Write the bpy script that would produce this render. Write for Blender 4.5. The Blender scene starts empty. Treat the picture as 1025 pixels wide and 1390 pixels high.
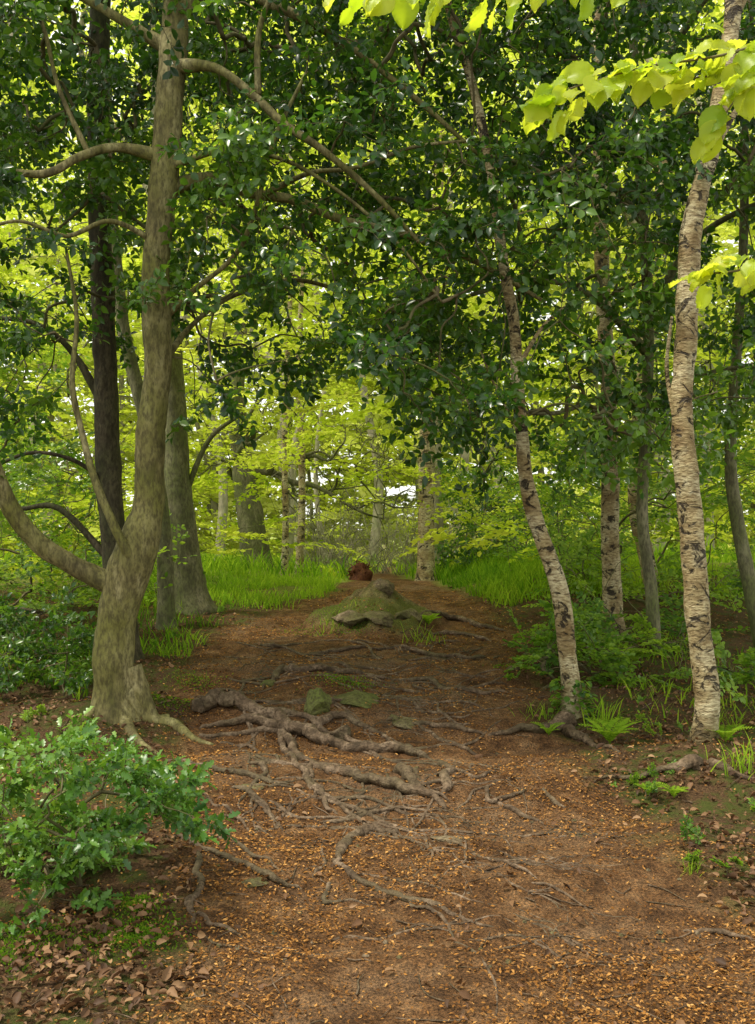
import bpy, math, bmesh
import numpy as np
from mathutils import Vector
rng = np.random.default_rng(11)
F = 1408.0; CH = 1.6

def at(a, b, d):
    return np.array([(a-512.5)/F*d, d, CH-(b-695.0)/F*d])
def nrm(v):
    return v/np.maximum(np.linalg.norm(v, axis=-1, keepdims=True), 1e-9)

# ---------------------------------------------------------------- noise
def _h(ix, iy, iz, s):
    n = (ix*73856093) ^ (iy*19349663) ^ (iz*83492791) ^ (s*26544357)
    n &= 0xffffffff
    n = ((n ^ (n >> 13))*1274126177) & 0xffffffff
    return ((n ^ (n >> 16)) & 0xffff)/65535.0
def vn(p, s=0):
    p = np.asarray(p, float)
    i = np.floor(p).astype(np.int64); f = p-i; f = f*f*(3-2*f)
    x, y, z = i[..., 0], i[..., 1], i[..., 2]
    r = 0
    for dx in (0, 1):
        for dy in (0, 1):
            for dz in (0, 1):
                w = (f[..., 0] if dx else 1-f[..., 0])*(f[..., 1] if dy else 1-f[..., 1])*(f[..., 2] if dz else 1-f[..., 2])
                r = r+w*_h(x+dx, y+dy, z+dz, s)
    return r
def fbm(p, s=0, o=4):
    p = np.asarray(p, float); r = 0; a = .5; t = 0
    for k in range(o):
        r = r+a*vn(p*(2**k)+k*7.3, s+k); t += a; a *= .5
    return r/t
def n2(x, y, sc, s=0, o=3):
    return fbm(np.stack([x*sc, y*sc, np.zeros_like(x*1.0)], -1), s, o)
def ss(a, b, x):
    t = np.clip((x-a)/(b-a), 0, 1); return t*t*(3-2*t)

# ---------------------------------------------------------------- terrain
YS = [-6, 3, 4.5, 6, 7, 9, 11, 13, 16, 20, 30, 60, 160]
ZS = [-.1, 0, .04, .10, .21, .28, .34, .44, .50, .38, -.1, -.9, -1.2]
def humpr(x, y):
    u = (x+.03)/.66; v = (y-11.3)/1.05
    return np.sqrt(u*u+v*v)*(1+.75*(n2(x, y, 2.3, 36)-.5))
def hraw(x, y):
    z = np.interp(y, YS, ZS)
    z = z+.30*ss(.9, 2.2, x)*ss(10, 14, y)*(1-ss(20, 30, y))
    z = z+.10*ss(-1.2, -2.5, x)*ss(9, 13, y)
    z = z-.12*ss(-1.8, -3.5, x)*ss(9.5, 7, y)
    z = z+.05*ss(1.0, 2.0, x)*ss(8, 5, y)
    # earth-covered rock hump at the head of the path
    rr = humpr(x, y)
    cr = n2(x, y, 5.0, 31, 4); cr2 = np.abs(n2(x, y, 3.3, 35, 3)-.5)
    z = z+(.44*np.clip(1.05-rr, 0, 1)**.95+(.20*(cr-.5)-.5*np.clip(.06-cr2, 0, 1))*ss(1.05, .8, rr))
    z = z+.10*np.exp(-(((x+.42)/.35)**2+((y-8.2)/.4)**2))
    z = z+.08*np.exp(-(((x+1.72)/.35)**2+((y-7.05)/.35)**2))
    z = z+.07*np.exp(-(((x-1.95)/.3)**2+((y-6.2)/.3)**2))
    z = z+.07*(n2(x, y, .9, 3)-.5)*ss(40, 20, y)+.05*(n2(x, y, 3.1, 9)-.5)
    t = n2(x, y, 1.3, 21)*1.1+y
    z = z+.045*np.sin(t*4.2)*ss(4, 5.5, y)*ss(12, 8, y)
    nearm = ((y > 2) & (y < 17) & (abs(x) < 3.3))
    z = z+(.034*(n2(x, y, 9., 77, 3)-.5)+.016*(n2(x, y, 24., 78, 1)-.5))*nearm
    return z
def axis(parts): return np.unique(np.concatenate([np.arange(a, b, s) for a, b, s in parts]).round(4))
gx = axis([(-120, -30, 10), (-30, -8, 2), (-8, -3.2, .25), (-3.2, 3.2, .03), (3.2, 8, .25), (8, 30, 2), (30, 121, 10)])
gy = axis([(-12, 2.6, .4), (2.6, 9, .03), (9, 17, .05), (17, 40, .5), (40, 160, 6)])
XX, YY = np.meshgrid(gx, gy); ZZ = hraw(XX, YY)
def h0(x, y):
    x = np.clip(np.asarray(x, float), gx[0], gx[-1]-1e-3); y = np.clip(np.asarray(y, float), gy[0], gy[-1]-1e-3)
    i = np.clip(np.searchsorted(gx, x, side='right')-1, 0, len(gx)-2); j = np.clip(np.searchsorted(gy, y, side='right')-1, 0, len(gy)-2)
    u = (x-gx[i])/(gx[i+1]-gx[i]); v = (y-gy[j])/(gy[j+1]-gy[j])
    return ZZ[j, i]*(1-u)*(1-v)+ZZ[j, i+1]*u*(1-v)+ZZ[j+1, i]*(1-u)*v+ZZ[j+1, i+1]*u*v
PL_Y = [2, 3.5, 4.5, 5.5, 7, 9, 11, 13, 14, 16, 20, 30, 60]
PL_L = [-.50, -.65, -.82, -1.05, -1.35, -1.6, -1.65, -1.2, -.75, -.55, -.3, .1, .4]
PL_R = [1.6, 1.5, 1.35, 1.3, 1.12, 1.2, 1.45, 1.35, 1.15, .95, .4, .5, .6]
def pmask(x, y):
    l = np.interp(y, PL_Y, PL_L); r = np.interp(y, PL_Y, PL_R)
    w = .25*(n2(x, y, 2.0, 40)-.5)*2
    return ss(-.14, .16, np.minimum(x-l, r-x)+w)
def G(a, b):
    d = np.linspace(2.2, 60, 6000)
    p = (a-512.5)/F*d; z = CH-(b-695.0)/F*d
    k = np.argmax(z < h0(p, d))
    return np.array([p[k], d[k], h0(p[k], d[k])])

# ---------------------------------------------------------------- mesh building
class MB:
    def __init__(s): s.v = []; s.f = []; s.t = []; s.n = 0
    def add(s, v, fs, t=None):
        v = np.asarray(v, float).reshape(-1, 3)
        s.v.append(v)
        for f in (fs if isinstance(fs, list) else [fs]):
            s.f.append(np.asarray(f, np.int64)+s.n)
        s.t.append(np.full(len(v), .5) if t is None else np.asarray(t, float).reshape(-1))
        s.n += len(v)
    def build(s, name, mat, parent=None, smooth=True):
        me = bpy.data.meshes.new(name)
        V = np.concatenate(s.v); T = np.concatenate(s.t)
        li = np.concatenate([f.reshape(-1) for f in s.f])
        tot = np.concatenate([np.full(len(f), f.shape[1]) for f in s.f])
        st = np.concatenate([[0], np.cumsum(tot)[:-1]])
        me.vertices.add(len(V)); me.vertices.foreach_set('co', V.astype(np.float32).reshape(-1))
        me.loops.add(len(li)); me.loops.foreach_set('vertex_index', li.astype(np.int32))
        me.polygons.add(len(tot)); me.polygons.foreach_set('loop_start', st.astype(np.int32))
        me.update(calc_edges=True)
        me.polygons.foreach_set('use_smooth', np.full(len(tot), smooth))
        at_ = me.attributes.new('tint', 'FLOAT', 'POINT'); at_.data.foreach_set('value', T.astype(np.float32))
        me.materials.append(mat)
        me.update()
        o = bpy.data.objects.new(name, me); bpy.context.scene.collection.objects.link(o)
        if parent: o.parent = parent
        return o
def empty(name):
    o = bpy.data.objects.new(name, None); bpy.context.scene.collection.objects.link(o)
    o.empty_display_size = .2
    return o

def crom(P, n):
    P = np.asarray(P, float)
    if len(P) == 2: P = np.stack([P[0], (P[0]+P[1])/2, P[1]])
    A = np.vstack([2*P[0]-P[1], P, 2*P[-1]-P[-2]])
    out = []
    t = (np.arange(n)/n)[:, None]
    for i in range(len(P)-1):
        p0, p1, p2, p3 = A[i:i+4]
        out.append(.5*((2*p1)+(-p0+p2)*t+(2*p0-5*p1+4*p2-p3)*t**2+(-p0+3*p1-3*p2+p3)*t**3))
    out.append(P[-1][None])
    return np.vstack(out)
def tube(mb, P, R, sides=8, n=6, bump=0., bf=6., seed=0, flute=None, raw=False, tint=.5):
    Q = np.column_stack([np.asarray(P, float), np.asarray(R, float)])
    C = Q if raw else crom(Q, n)
    c = C[:, :3].copy(); r = np.maximum(C[:, 3], .0006)
    T = nrm(np.gradient(c, axis=0))
    up = np.array([0, 0, 1.]) if abs(T[0][2]) < .9 else np.array([1., 0, 0])
    X = np.zeros_like(T); x = nrm(np.cross(T[0], up))
    for i in range(len(T)):
        x = x-T[i]*np.dot(x, T[i]); x = x/max(math.sqrt(x@x), 1e-9); X[i] = x
    Y = np.cross(T, X)
    th = np.arange(sides)/sides*2*np.pi
    D = X[:, None]*np.cos(th)[None, :, None]+Y[:, None]*np.sin(th)[None, :, None]
    rr = np.repeat(r[:, None], sides, 1)
    if flute is not None: rr = rr*flute(np.repeat(np.arange(len(c))[:, None]/(len(c)-1), sides, 1), D, c[:, None, :])
    V = c[:, None]+D*rr[..., None]
    if bump:
        V = V+D*(rr*bump*2*(fbm(V*bf, seed, 3)-.5))[..., None]
    m = len(c)
    i, j = np.meshgrid(np.arange(m-1), np.arange(sides), indexing='ij')
    a = i*sides+j; b = i*sides+(j+1) % sides
    f = np.stack([a, b, b+sides, a+sides], -1).reshape(-1, 4)
    vv = np.vstack([V.reshape(-1, 3), c[:1], c[-1:]])
    k = np.arange(sides)
    cap1 = np.stack([(k+1) % sides, k, np.full(sides, m*sides)], -1)
    cap2 = np.stack([(m-1)*sides+k, (m-1)*sides+(k+1) % sides, np.full(sides, m*sides+1)], -1)
    mb.add(vv, [f, cap1, cap2], np.full(len(vv), tint))
    return c

def scat(mb, tv, tf, P, Yd, Zn, S, tint):
    Y = nrm(Yd); X = nrm(np.cross(Y, Zn)); Z = np.cross(X, Y)
    S = np.broadcast_to(np.asarray(S, float), (len(P),))
    V = P[:, None]+S[:, None, None]*(tv[None, :, 0:1]*X[:, None]+tv[None, :, 1:2]*Y[:, None]+tv[None, :, 2:3]*Z[:, None])
    k = len(tv)
    fs = [(np.asarray(f)[None]+(np.arange(len(P))*k)[:, None, None]).reshape(-1, np.asarray(f).shape[1]) for f in tf]
    mb.add(V.reshape(-1, 3), fs, np.repeat(tint, k))

def mirror_leaf(mid, L, tl):
    mid = np.array(mid, float); L = np.array(L, float); R = L*[-1, 1, 1]
    a = len(mid); b = len(L)
    tr = np.array([[t[2], t[1], t[0]] for t in tl])
    def mp(t, off): return np.array([[v if v < a else v+off for v in q] for q in t])
    return np.vstack([mid, L, R]), [np.vstack([mp(np.array(tl), 0), mp(tr, b)])]
HOLLY = mirror_leaf([(0, 0, 0), (0, .33, .02), (0, .68, .02), (0, 1, -.08)],
    [(-.24, .20, .12), (-.13, .34, .03), (-.29, .50, .13), (-.13, .66, .03), (-.18, .82, .08)],
    [(0, 4, 1), (1, 4, 5), (1, 5, 6), (1, 6, 2), (2, 6, 7), (2, 7, 8), (2, 8, 3)])
HOLLY6 = mirror_leaf([(0, 0, 0), (0, .5, .02), (0, 1, -.08)],
    [(-.24, .25, .11), (-.28, .62, .12)], [(0, 3, 1), (1, 3, 4), (1, 4, 2)])
OVAL = mirror_leaf([(0, 0, 0), (0, .5, -.02), (0, 1, -.10)],
    [(-.20, .15, .04), (-.30, .45, .06), (-.19, .8, .01)],
    [(0, 3, 1), (3, 4, 1), (1, 4, 5), (1, 5, 2)])
DIAM = (np.array([(0, 0, 0), (-.32, .48, .07), (0, 1, -.05), (.32, .48, .07)], float), [np.array([(0, 1, 2), (0, 2, 3)])])

def mk_spray(kind, seed, nsub=6, nl=7):
    r = np.random.default_rng(seed)
    P = []; D = []; Nn = []; tw = []
    def twig(p0, d0, L, nleaf):
        pts = [p0]; d = d0
        m = 5
        for k in range(m):
            d = nrm(d+r.normal(0, .12, 3)*([1, 1, .5] if kind == 'beech' else [1, 1, 1])); pts.append(pts[-1]+d*L/m)
        pts = np.array(pts); tw.append(pts[[0, 2, 5]])
        for k in range(nleaf):
            t = (k+.6)/nleaf*m; i = min(int(t), m-1); p = pts[i]+(pts[i+1]-pts[i])*(t-i)
            ax = nrm(pts[i+1]-pts[i])
            if kind == 'beech':
                side = 1 if k % 2 else -1
                s = nrm(np.cross(ax, [0, 0, 1.]))*side
                dd = nrm(ax*.7+s*.9+r.normal(0, .15, 3)); nn = nrm(np.array([0, 0, 1.])+r.normal(0, .35, 3))
            else:
                ang = k*2.4+r.uniform(0, .8)
                u = nrm(np.cross(ax, [.1, .2, 1.])); v = np.cross(ax, u)
                rad = u*math.cos(ang)+v*math.sin(ang)
                dd = nrm(rad*1.0+ax*.55+np.array([0, 0, -.1])); nn = nrm(ax*.6+np.array([0, 0, .7])-rad*.1+r.normal(0, .25, 3))
            P.append(p); D.append(dd); Nn.append(nn)
        P.append(pts[-1]); D.append(nrm(pts[-1]-pts[-2])); Nn.append(nrm(np.array([0, 0, 1.])+r.normal(0, .3, 3)))
        return pts
    main = twig(np.zeros(3), np.array([0, 1., 0]), 1., nl+2)
    for k in range(nsub):
        t = .1+.75*k/nsub; i = int(t*5)
        side = 1 if k % 2 else -1
        z = 0 if kind == 'beech' else r.uniform(-.7, .7)
        twig(main[i], nrm(np.array([side*r.uniform(.6, 1.1), .8, z])), r.uniform(.35, .6)*(1.1-.5*t), nl)
    return np.array(P), np.array(D), np.array(Nn), tw
SP_H = [mk_spray('holly', s, 6, 7) for s in range(8)]
SP_B = [mk_spray('beech', 50+s, 6, 6) for s in range(8)]

def place_sprays(mbl, mbt, temp, sprays, P, D, size, leaf, sd, tb=0., twr=.0022, nj=.25):
    r = np.random.default_rng(sd)
    n = len(P); size = np.broadcast_to(size, (n,)); which = r.integers(0, len(sprays), n)
    U = np.tile([0, 0, 1.], (n, 1))+r.normal(0, nj, (n, 3))
    Y = nrm(D); X = nrm(np.cross(Y, U)); Z = np.cross(X, Y)
    cl = np.clip((fbm(P*1.4, sd+3, 2)-.5)*1.8, -.35, .35)
    for w in range(len(sprays)):
        I = np.where(which == w)[0]
        if not len(I): continue
        lp, ld, ln, tw = sprays[w]
        def rot(a): return a[None, :, 0:1]*X[I][:, None]+a[None, :, 1:2]*Y[I][:, None]+a[None, :, 2:3]*Z[I][:, None]
        p = P[I][:, None]+rot(lp)*size[I][:, None, None]
        d = rot(ld)+r.normal(0, .15, (len(I), len(lp), 3)); nn = rot(ln)+r.normal(0, .2, (len(I), len(lp), 3))
        t = np.clip(.5+tb+cl[I][:, None]*.9+r.normal(0, .16, (len(I), len(lp))), 0, 1)
        s = leaf*r.uniform(.65, 1.15, (len(I), len(lp)))
        scat(mbl, temp[0], temp[1], p.reshape(-1, 3), d.reshape(-1, 3), nn.reshape(-1, 3), s.reshape(-1), t.reshape(-1))
        if mbt is not None:
            k = 3
            th = np.arange(k)/k*2*np.pi
            for tv in tw:
                q = P[I][:, None]+rot(tv)*size[I][:, None, None]
                m = tv.shape[0]; taper = np.linspace(1, .35, m)[None, :, None, None]*twr
                ring = (X[I][:, None, None]*np.cos(th)[None, None, :, None]+Z[I][:, None, None]*np.sin(th)[None, None, :, None])
                V = q[:, :, None]+ring*taper
                ii, jj = np.meshgrid(np.arange(m-1), np.arange(k), indexing='ij')
                a = ii*k+jj; b = ii*k+(jj+1) % k
                f = np.stack([a, b, b+k, a+k], -1).reshape(-1, 4)
                ff = (f[None]+(np.arange(len(I))*m*k)[:, None, None]).reshape(-1, 4)
                mbt.add(V.reshape(-1, 3), ff)

def connect(mbt, P, seeds, sd, rmin=.003, rmax=.022, sag=.06, maxlen=2.5, sides=5, n_=3):
    r = np.random.default_rng(sd)
    seeds = np.asarray(seeds)
    d0 = np.array([np.min(np.linalg.norm(seeds-p, axis=1)) for p in P])
    order = np.argsort(d0)
    A = np.zeros((len(seeds)+len(P), 3)); A[:len(seeds)] = seeds; n = len(seeds)
    cnt = np.zeros(len(A)); parent = -np.ones(len(A), int); out = np.zeros(len(P), int)
    for k in order:
        e = A[:n]-P[k]; j = int(np.argmin(np.einsum('ij,ij->i', e, e))); A[n] = P[k]; parent[n] = j; out[k] = n; n += 1
    for i in range(n-1, len(seeds)-1, -1):
        cnt[i] += 1; cnt[parent[i]] += cnt[i]
    dirs = np.zeros((len(P), 3))
    for k in range(len(P)):
        i = out[k]; j = parent[i]; a, b = A[j], A[i]; L = np.linalg.norm(b-a); dirs[k] = (b-a)/max(L, 1e-6)
        if L > maxlen: continue
        rb = min(rmin*cnt[i]**.45, rmax); ra = min(rmin*1.25*(cnt[i])**.45, rmax)
        m1 = a+(b-a)*.35+r.normal(0, .07, 3)*L+np.array([0, 0, sag*L]); m2 = a+(b-a)*.7+r.normal(0, .07, 3)*L+np.array([0, 0, sag*L])
        tube(mbt, [a, m1, m2, b], [ra, ra*.95, rb*1.05, rb], sides=sides, n=n_)
    return dirs

# ---------------------------------------------------------------- materials
def newmat(name):
    m = bpy.data.materials.new(name); m.use_nodes = True; nt = m.node_tree; nt.nodes.clear(); return m, nt
def nd(nt, typ, props=None, **ins):
    n = nt.nodes.new(typ)
    for k, v in (props or {}).items(): setattr(n, k, v)
    for k, v in ins.items():
        key = k.replace('_', ' ')
        s = n.inputs[int(k[1:])] if (k[0] == 'i' and k[1:].isdigit()) else n.inputs[key]
        if isinstance(v, bpy.types.NodeSocket): nt.links.new(v, s)
        else: s.default_value = v
    return n
def ramp(nt, fac, stops, interp='LINEAR'):
    n = nt.nodes.new('ShaderNodeValToRGB'); cr = n.color_ramp; cr.interpolation = interp
    while len(cr.elements) < len(stops): cr.elements.new(.5)
    for e, (p, c) in zip(cr.elements, stops):
        e.position = p; e.color = (c[0], c[1], c[2], 1) if not isinstance(c, (int, float)) else (c, c, c, 1)
    nt.links.new(fac, n.inputs[0]); return n.outputs[0]
def mixc(nt, f, a, b, mode='MIX'):
    n = nt.nodes.new('ShaderNodeMix'); n.data_type = 'RGBA'; n.blend_type = mode
    for s, v in ((n.inputs[0], f), (n.inputs[6], a), (n.inputs[7], b)):
        if isinstance(v, bpy.types.NodeSocket): nt.links.new(v, s)
        else: s.default_value = v if isinstance(v, float) else (v[0], v[1], v[2], 1)
    return n.outputs[2]
def noise(nt, co, scale, det=4, rough=.55, dist=0):
    return nd(nt, 'ShaderNodeTexNoise', Vector=co, Scale=scale, Detail=float(det), Roughness=rough, Distortion=float(dist)).outputs['Fac']
def math_(nt, op, a, b=0.):
    n = nt.nodes.new('ShaderNodeMath'); n.operation = op
    for s, v in ((n.inputs[0], a), (n.inputs[1], b)):
        if isinstance(v, bpy.types.NodeSocket): nt.links.new(v, s)
        else: s.default_value = v
    return n.outputs[0]
def mapping(nt, scale=(1, 1, 1)):
    tc = nd(nt, 'ShaderNodeTexCoord'); mp = nd(nt, 'ShaderNodeMapping', Vector=tc.outputs['Object']); mp.inputs['Scale'].default_value = scale
    return mp.outputs[0]
def bump(nt, hgt, st=.5, dist=.02):
    return nd(nt, 'ShaderNodeBump', Strength=st, Distance=dist, Height=hgt).outputs[0]
def out(nt, sh): nd(nt, 'ShaderNodeOutputMaterial', Surface=sh)

def leafmat(name, cols, trcols, tf=.4, rough=.4, spec=.5):
    m, nt = newmat(name)
    a = nd(nt, 'ShaderNodeAttribute', {'attribute_name': 'tint'}).outputs['Fac']
    c = ramp(nt, a, cols); t = ramp(nt, a, trcols)
    if spec > 0:
        p = nd(nt, 'ShaderNodeBsdfPrincipled', Base_Color=c, Roughness=rough)
        p.inputs['Specular IOR Level'].default_value = spec
    else:
        p = nd(nt, 'ShaderNodeBsdfDiffuse', Color=c)
    tr = nd(nt, 'ShaderNodeBsdfTranslucent', Color=t)
    mx = nd(nt, 'ShaderNodeMixShader', i0=tf, i1=p.outputs[0], i2=tr.outputs[0])
    out(nt, mx.outputs[0]); return m
M_holly = leafmat('holly_leaf', [(0, (.009, .031, .005)), (.5, (.026, .077, .010)), (1, (.10, .19, .018))],
    [(0, (.04, .11, .01)), (.5, (.11, .27, .015)), (1, (.30, .52, .03))], .32, .28, .5)
M_hbush = leafmat('holly_bush_leaf', [(0, (.02, .07, .010)), (.5, (.070, .17, .020)), (1, (.18, .31, .040))],
    [(0, (.05, .15, .02)), (.5, (.16, .34, .02)), (1, (.34, .5, .04))], .30, .36, .5)
M_beech = leafmat('beech_leaf', [(0, (.13, .20, .012)), (.5, (.29, .36, .02)), (1, (.44, .47, .045))],
    [(0, (.40, .56, .03)), (.5, (.70, .83, .06)), (1, (.86, .92, .14))], .52, .5, 0)
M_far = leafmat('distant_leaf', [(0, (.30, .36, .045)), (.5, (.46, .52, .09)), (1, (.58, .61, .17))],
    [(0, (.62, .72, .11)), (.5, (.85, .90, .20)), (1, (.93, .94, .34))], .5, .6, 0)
M_mid = leafmat('shrub_leaf', [(0, (.018, .060, .007)), (.5, (.062, .145, .013)), (1, (.19, .30, .026))],
    [(0, (.09, .22, .02)), (.5, (.26, .47, .03)), (1, (.48, .67, .05))], .42, .42, .35)
M_near = leafmat('young_beech_leaf', [(0, (.18, .28, .015)), (.5, (.34, .43, .025)), (1, (.46, .50, .045))],
    [(0, (.52, .72, .02)), (.5, (.78, .87, .04)), (1, (.90, .92, .08))], .52, .42, .4)
M_grass = leafmat('grass_blade', [(0, (.05, .13, .010)), (.5, (.15, .27, .018)), (1, (.28, .39, .03))],
    [(0, (.13, .30, .02)), (.5, (.34, .56, .03)), (1, (.54, .72, .05))], .4, .45, 0)
M_litter = leafmat('litter_flake', [(0, (.055, .024, .009)), (.35, (.14, .062, .020)), (.7, (.31, .145, .038)), (1, (.54, .30, .10))],
    [(0, (.05, .02, .01)), (1, (.3, .13, .04))], .10, .6, 0)
M_dead = leafmat('dead_leaf', [(0, (.04, .021, .011)), (.5, (.14, .070, .031)), (1, (.33, .20, .10))],
    [(0, (.05, .02, .01)), (1, (.3, .15, .06))], .12, .6, .25)

def barkmat(name, dark, mid, light, moss, mossamt=.5, st=1.0, zs=.4):
    m, nt = newmat(name)
    co = mapping(nt, (1, 1, zs)); co1 = mapping(nt)
    a = noise(nt, co, 9., 4, .62, .4); b = noise(nt, co1, 2.2, 3)
    c = ramp(nt, a, [(.30, dark), (.5, mid), (.70, light)])
    c = mixc(nt, ramp(nt, b, [(.5-.25*mossamt, 0.), (.62, .75)]), c, moss)
    if st > .45:
        f = noise(nt, co, 45., 2, .7)
        c = mixc(nt, ramp(nt, f, [(.35, .75), (.6, 0.)]), c, dark)
        hsum = math_(nt, 'ADD', a, math_(nt, 'MULTIPLY', f, .5))
        p = nd(nt, 'ShaderNodeBsdfPrincipled', Base_Color=c, Roughness=.75, Normal=bump(nt, hsum, .7*st, .02))
    else:
        p = nd(nt, 'ShaderNodeBsdfPrincipled', Base_Color=c, Roughness=.75)
    p.inputs['Specular IOR Level'].default_value = .2
    out(nt, p.outputs[0]); return m
M_bark = barkmat('smooth_bark', (.05, .042, .018), (.19, .16, .068), (.38, .335, .175), (.15, .15, .032), .55, .7)
M_bark2 = barkmat('beech_bark', (.06, .055, .033), (.17, .155, .085), (.29, .26, .165), (.115, .14, .035), .6, .7)
M_darkb = barkmat('dark_bark', (.022, .018, .011), (.07, .056, .032), (.14, .118, .07), (.06, .07, .02), .5, 1.)
M_twig = barkmat('twig_bark', (.04, .032, .018), (.11, .088, .045), (.20, .165, .095), (.09, .10, .03), .4, .4)
M_grey = barkmat('grey_twig', (.14, .13, .09), (.27, .24, .17), (.40, .36, .27), (.20, .21, .10), .2, .4)
M_root = barkmat('root_bark', (.034, .022, .012), (.125, .084, .051), (.27, .195, .13), (.085, .068, .034), .1, 1.5, 1.)
M_rock = barkmat('rock_stone', (.045, .030, .018), (.14, .10, .058), (.27, .205, .135), (.09, .095, .025), .45, 1.6, 1.)
M_moss = barkmat('mossy_stone', (.035, .030, .012), (.10, .088, .035), (.18, .155, .065), (.095, .125, .018), .9, 1.4, 1.)
M_red = barkmat('red_dead_wood', (.05, .015, .008), (.15, .05, .025), (.24, .10, .05), (.12, .04, .02), .1, 1.)

def birchmat():
    m, nt = newmat('birch_bark')
    cz = mapping(nt, (1, 1, 2.6)); cz2 = mapping(nt, (1, 1, 1.25)); co = mapping(nt); cf = mapping(nt, (1, 1, 9))
    a = noise(nt, co, 4.2, 3, .6); len_ = noise(nt, cf, 7., 2, .5, .4); pat = noise(nt, cz2, 8.5, 4, .7, 1.2); fine = noise(nt, cz, 26., 3, .65)
    c = ramp(nt, a, [(.32, (.20, .135, .055)), (.47, (.38, .305, .155)), (.62, (.56, .495, .31))])
    c = mixc(nt, ramp(nt, fine, [(.38, .75), (.58, 0.)]), c, (.16, .105, .045))
    c = mixc(nt, ramp(nt, len_, [(.61, 0.), (.68, .7)]), c, (.06, .04, .02))
    c = mixc(nt, ramp(nt, pat, [(.55, 0.), (.60, .95)]), c, (.028, .02, .012))
    z = nd(nt, 'ShaderNodeSeparateXYZ', Vector=nd(nt, 'ShaderNodeTexCoord').outputs['Object']).outputs[2]
    zz = math_(nt, 'ADD', z, math_(nt, 'MULTIPLY', a, .9))
    c = mixc(nt, ramp(nt, zz, [(.50, .85), (1.15, 0.)]), c, (.085, .062, .026))
    hs = math_(nt, 'SUBTRACT', fine, math_(nt, 'MULTIPLY', ramp(nt, pat, [(.54, 0.), (.62, 1.)]), .9))
    p = nd(nt, 'ShaderNodeBsdfPrincipled', Base_Color=c, Roughness=.62, Normal=bump(nt, hs, .9, .02))
    p.inputs['Specular IOR Level'].default_value = .25
    out(nt, p.outputs[0]); return m
M_birch = birchmat()

def soil(name, hump=False):
    m, nt = newmat(name)
    co = mapping(nt)
    pth = nd(nt, 'ShaderNodeAttribute', {'attribute_name': 'tint'}).outputs['Fac']
    a = noise(nt, co, 1.1, 4, .6); b = noise(nt, co, 6., 5, .7); f = noise(nt, co, 90., 3, .75)
    c1 = ramp(nt, b, [(.32, (.050, .026, .012)), (.5, (.132, .070, .031)), (.68, (.225, .135, .068))])
    c1 = mixc(nt, ramp(nt, a, [(.52, 0.), (.66, .65)]), c1, (.165, .112, .070))
    sp = ramp(nt, f, [(.34, (.25, .22, .2)), (.5, (.9, .9, .9)), (.64, (2.0, 1.75, 1.4))])
    path = mixc(nt, .85, c1, sp, 'MULTIPLY')
    if hump:
        rk = ramp(nt, b, [(.34, (.05, .034, .018)), (.48, (.15, .112, .062)), (.62, (.27, .205, .125))])
        rk = mixc(nt, ramp(nt, a, [(.42, 0.), (.56, .8)]), rk, (.095, .115, .020))
        rk = mixc(nt, .6, rk, sp, 'MULTIPLY')
        c = mixc(nt, pth, path, rk)
    else:
        lit = ramp(nt, f, [(.3, (.03, .017, .009)), (.5, (.085, .047, .023)), (.7, (.19, .115, .055))])
        lit = mixc(nt, ramp(nt, b, [(.46, 0.), (.58, .8)]), lit, (.060, .082, .014))
        c = mixc(nt, pth, lit, path)
        ys = nd(nt, 'ShaderNodeSeparateXYZ', Vector=nd(nt, 'ShaderNodeTexCoord').outputs['Object']).outputs[1]
        far = ramp(nt, math_(nt, 'DIVIDE', ys, 100.), [(.13, 0.), (.17, .85)])
        far = math_(nt, 'MULTIPLY', far, math_(nt, 'SUBTRACT', 1., pth))
        c = mixc(nt, far, c, (.24, .30, .05))
    hs = math_(nt, 'ADD', math_(nt, 'MULTIPLY', b, 1.5), math_(nt, 'MULTIPLY', f, .6))
    p = nd(nt, 'ShaderNodeBsdfPrincipled', Base_Color=c, Roughness=.9, Normal=bump(nt, hs, 1., .04))
    p.inputs['Specular IOR Level'].default_value = .12
    out(nt, p.outputs[0]); return m
M_soil = soil('woodland_soil'); M_hump = soil('hump_soil', True)

# ---------------------------------------------------------------- ground + path
PM = pmask(XX, YY)
nx, ny = len(gx), len(gy)
i, j = np.meshgrid(np.arange(ny-1), np.arange(nx-1), indexing='ij')
a = i*nx+j; q = np.stack([a, a+1, a+nx+1, a+nx], -1).reshape(-1, 4)
g = MB(); V = np.stack([XX, YY, ZZ], -1).reshape(-1, 3); g.add(V, q, PM.reshape(-1)); g.build('ground', M_soil)
pmf = PM.reshape(-1)[q].min(1); yc = V[q][:, :, 1].mean(1)
sel = q[(pmf > .45) & (yc > 2.6) & (yc < 17)]
used, inv = np.unique(sel, return_inverse=True)
g = MB(); g.add(V[used]+[0, 0, .004], inv.reshape(-1, 4), PM.reshape(-1)[used]); g.build('dirt_path', M_soil)
# earth and moss skin of the rock hump: same grid, 4 mm above the path
HRf = humpr(XX, YY).reshape(-1); sel = q[(HRf[q].max(1) < 1.05)]
used, inv = np.unique(sel, return_inverse=True)
HUMP = empty('rock_outcrop')
g = MB(); g.add(V[used]+[0, 0, .008], inv.reshape(-1, 4), ss(1.02, .72, HRf[used])); g.build('mossy_earth', M_hump, HUMP)

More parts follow.
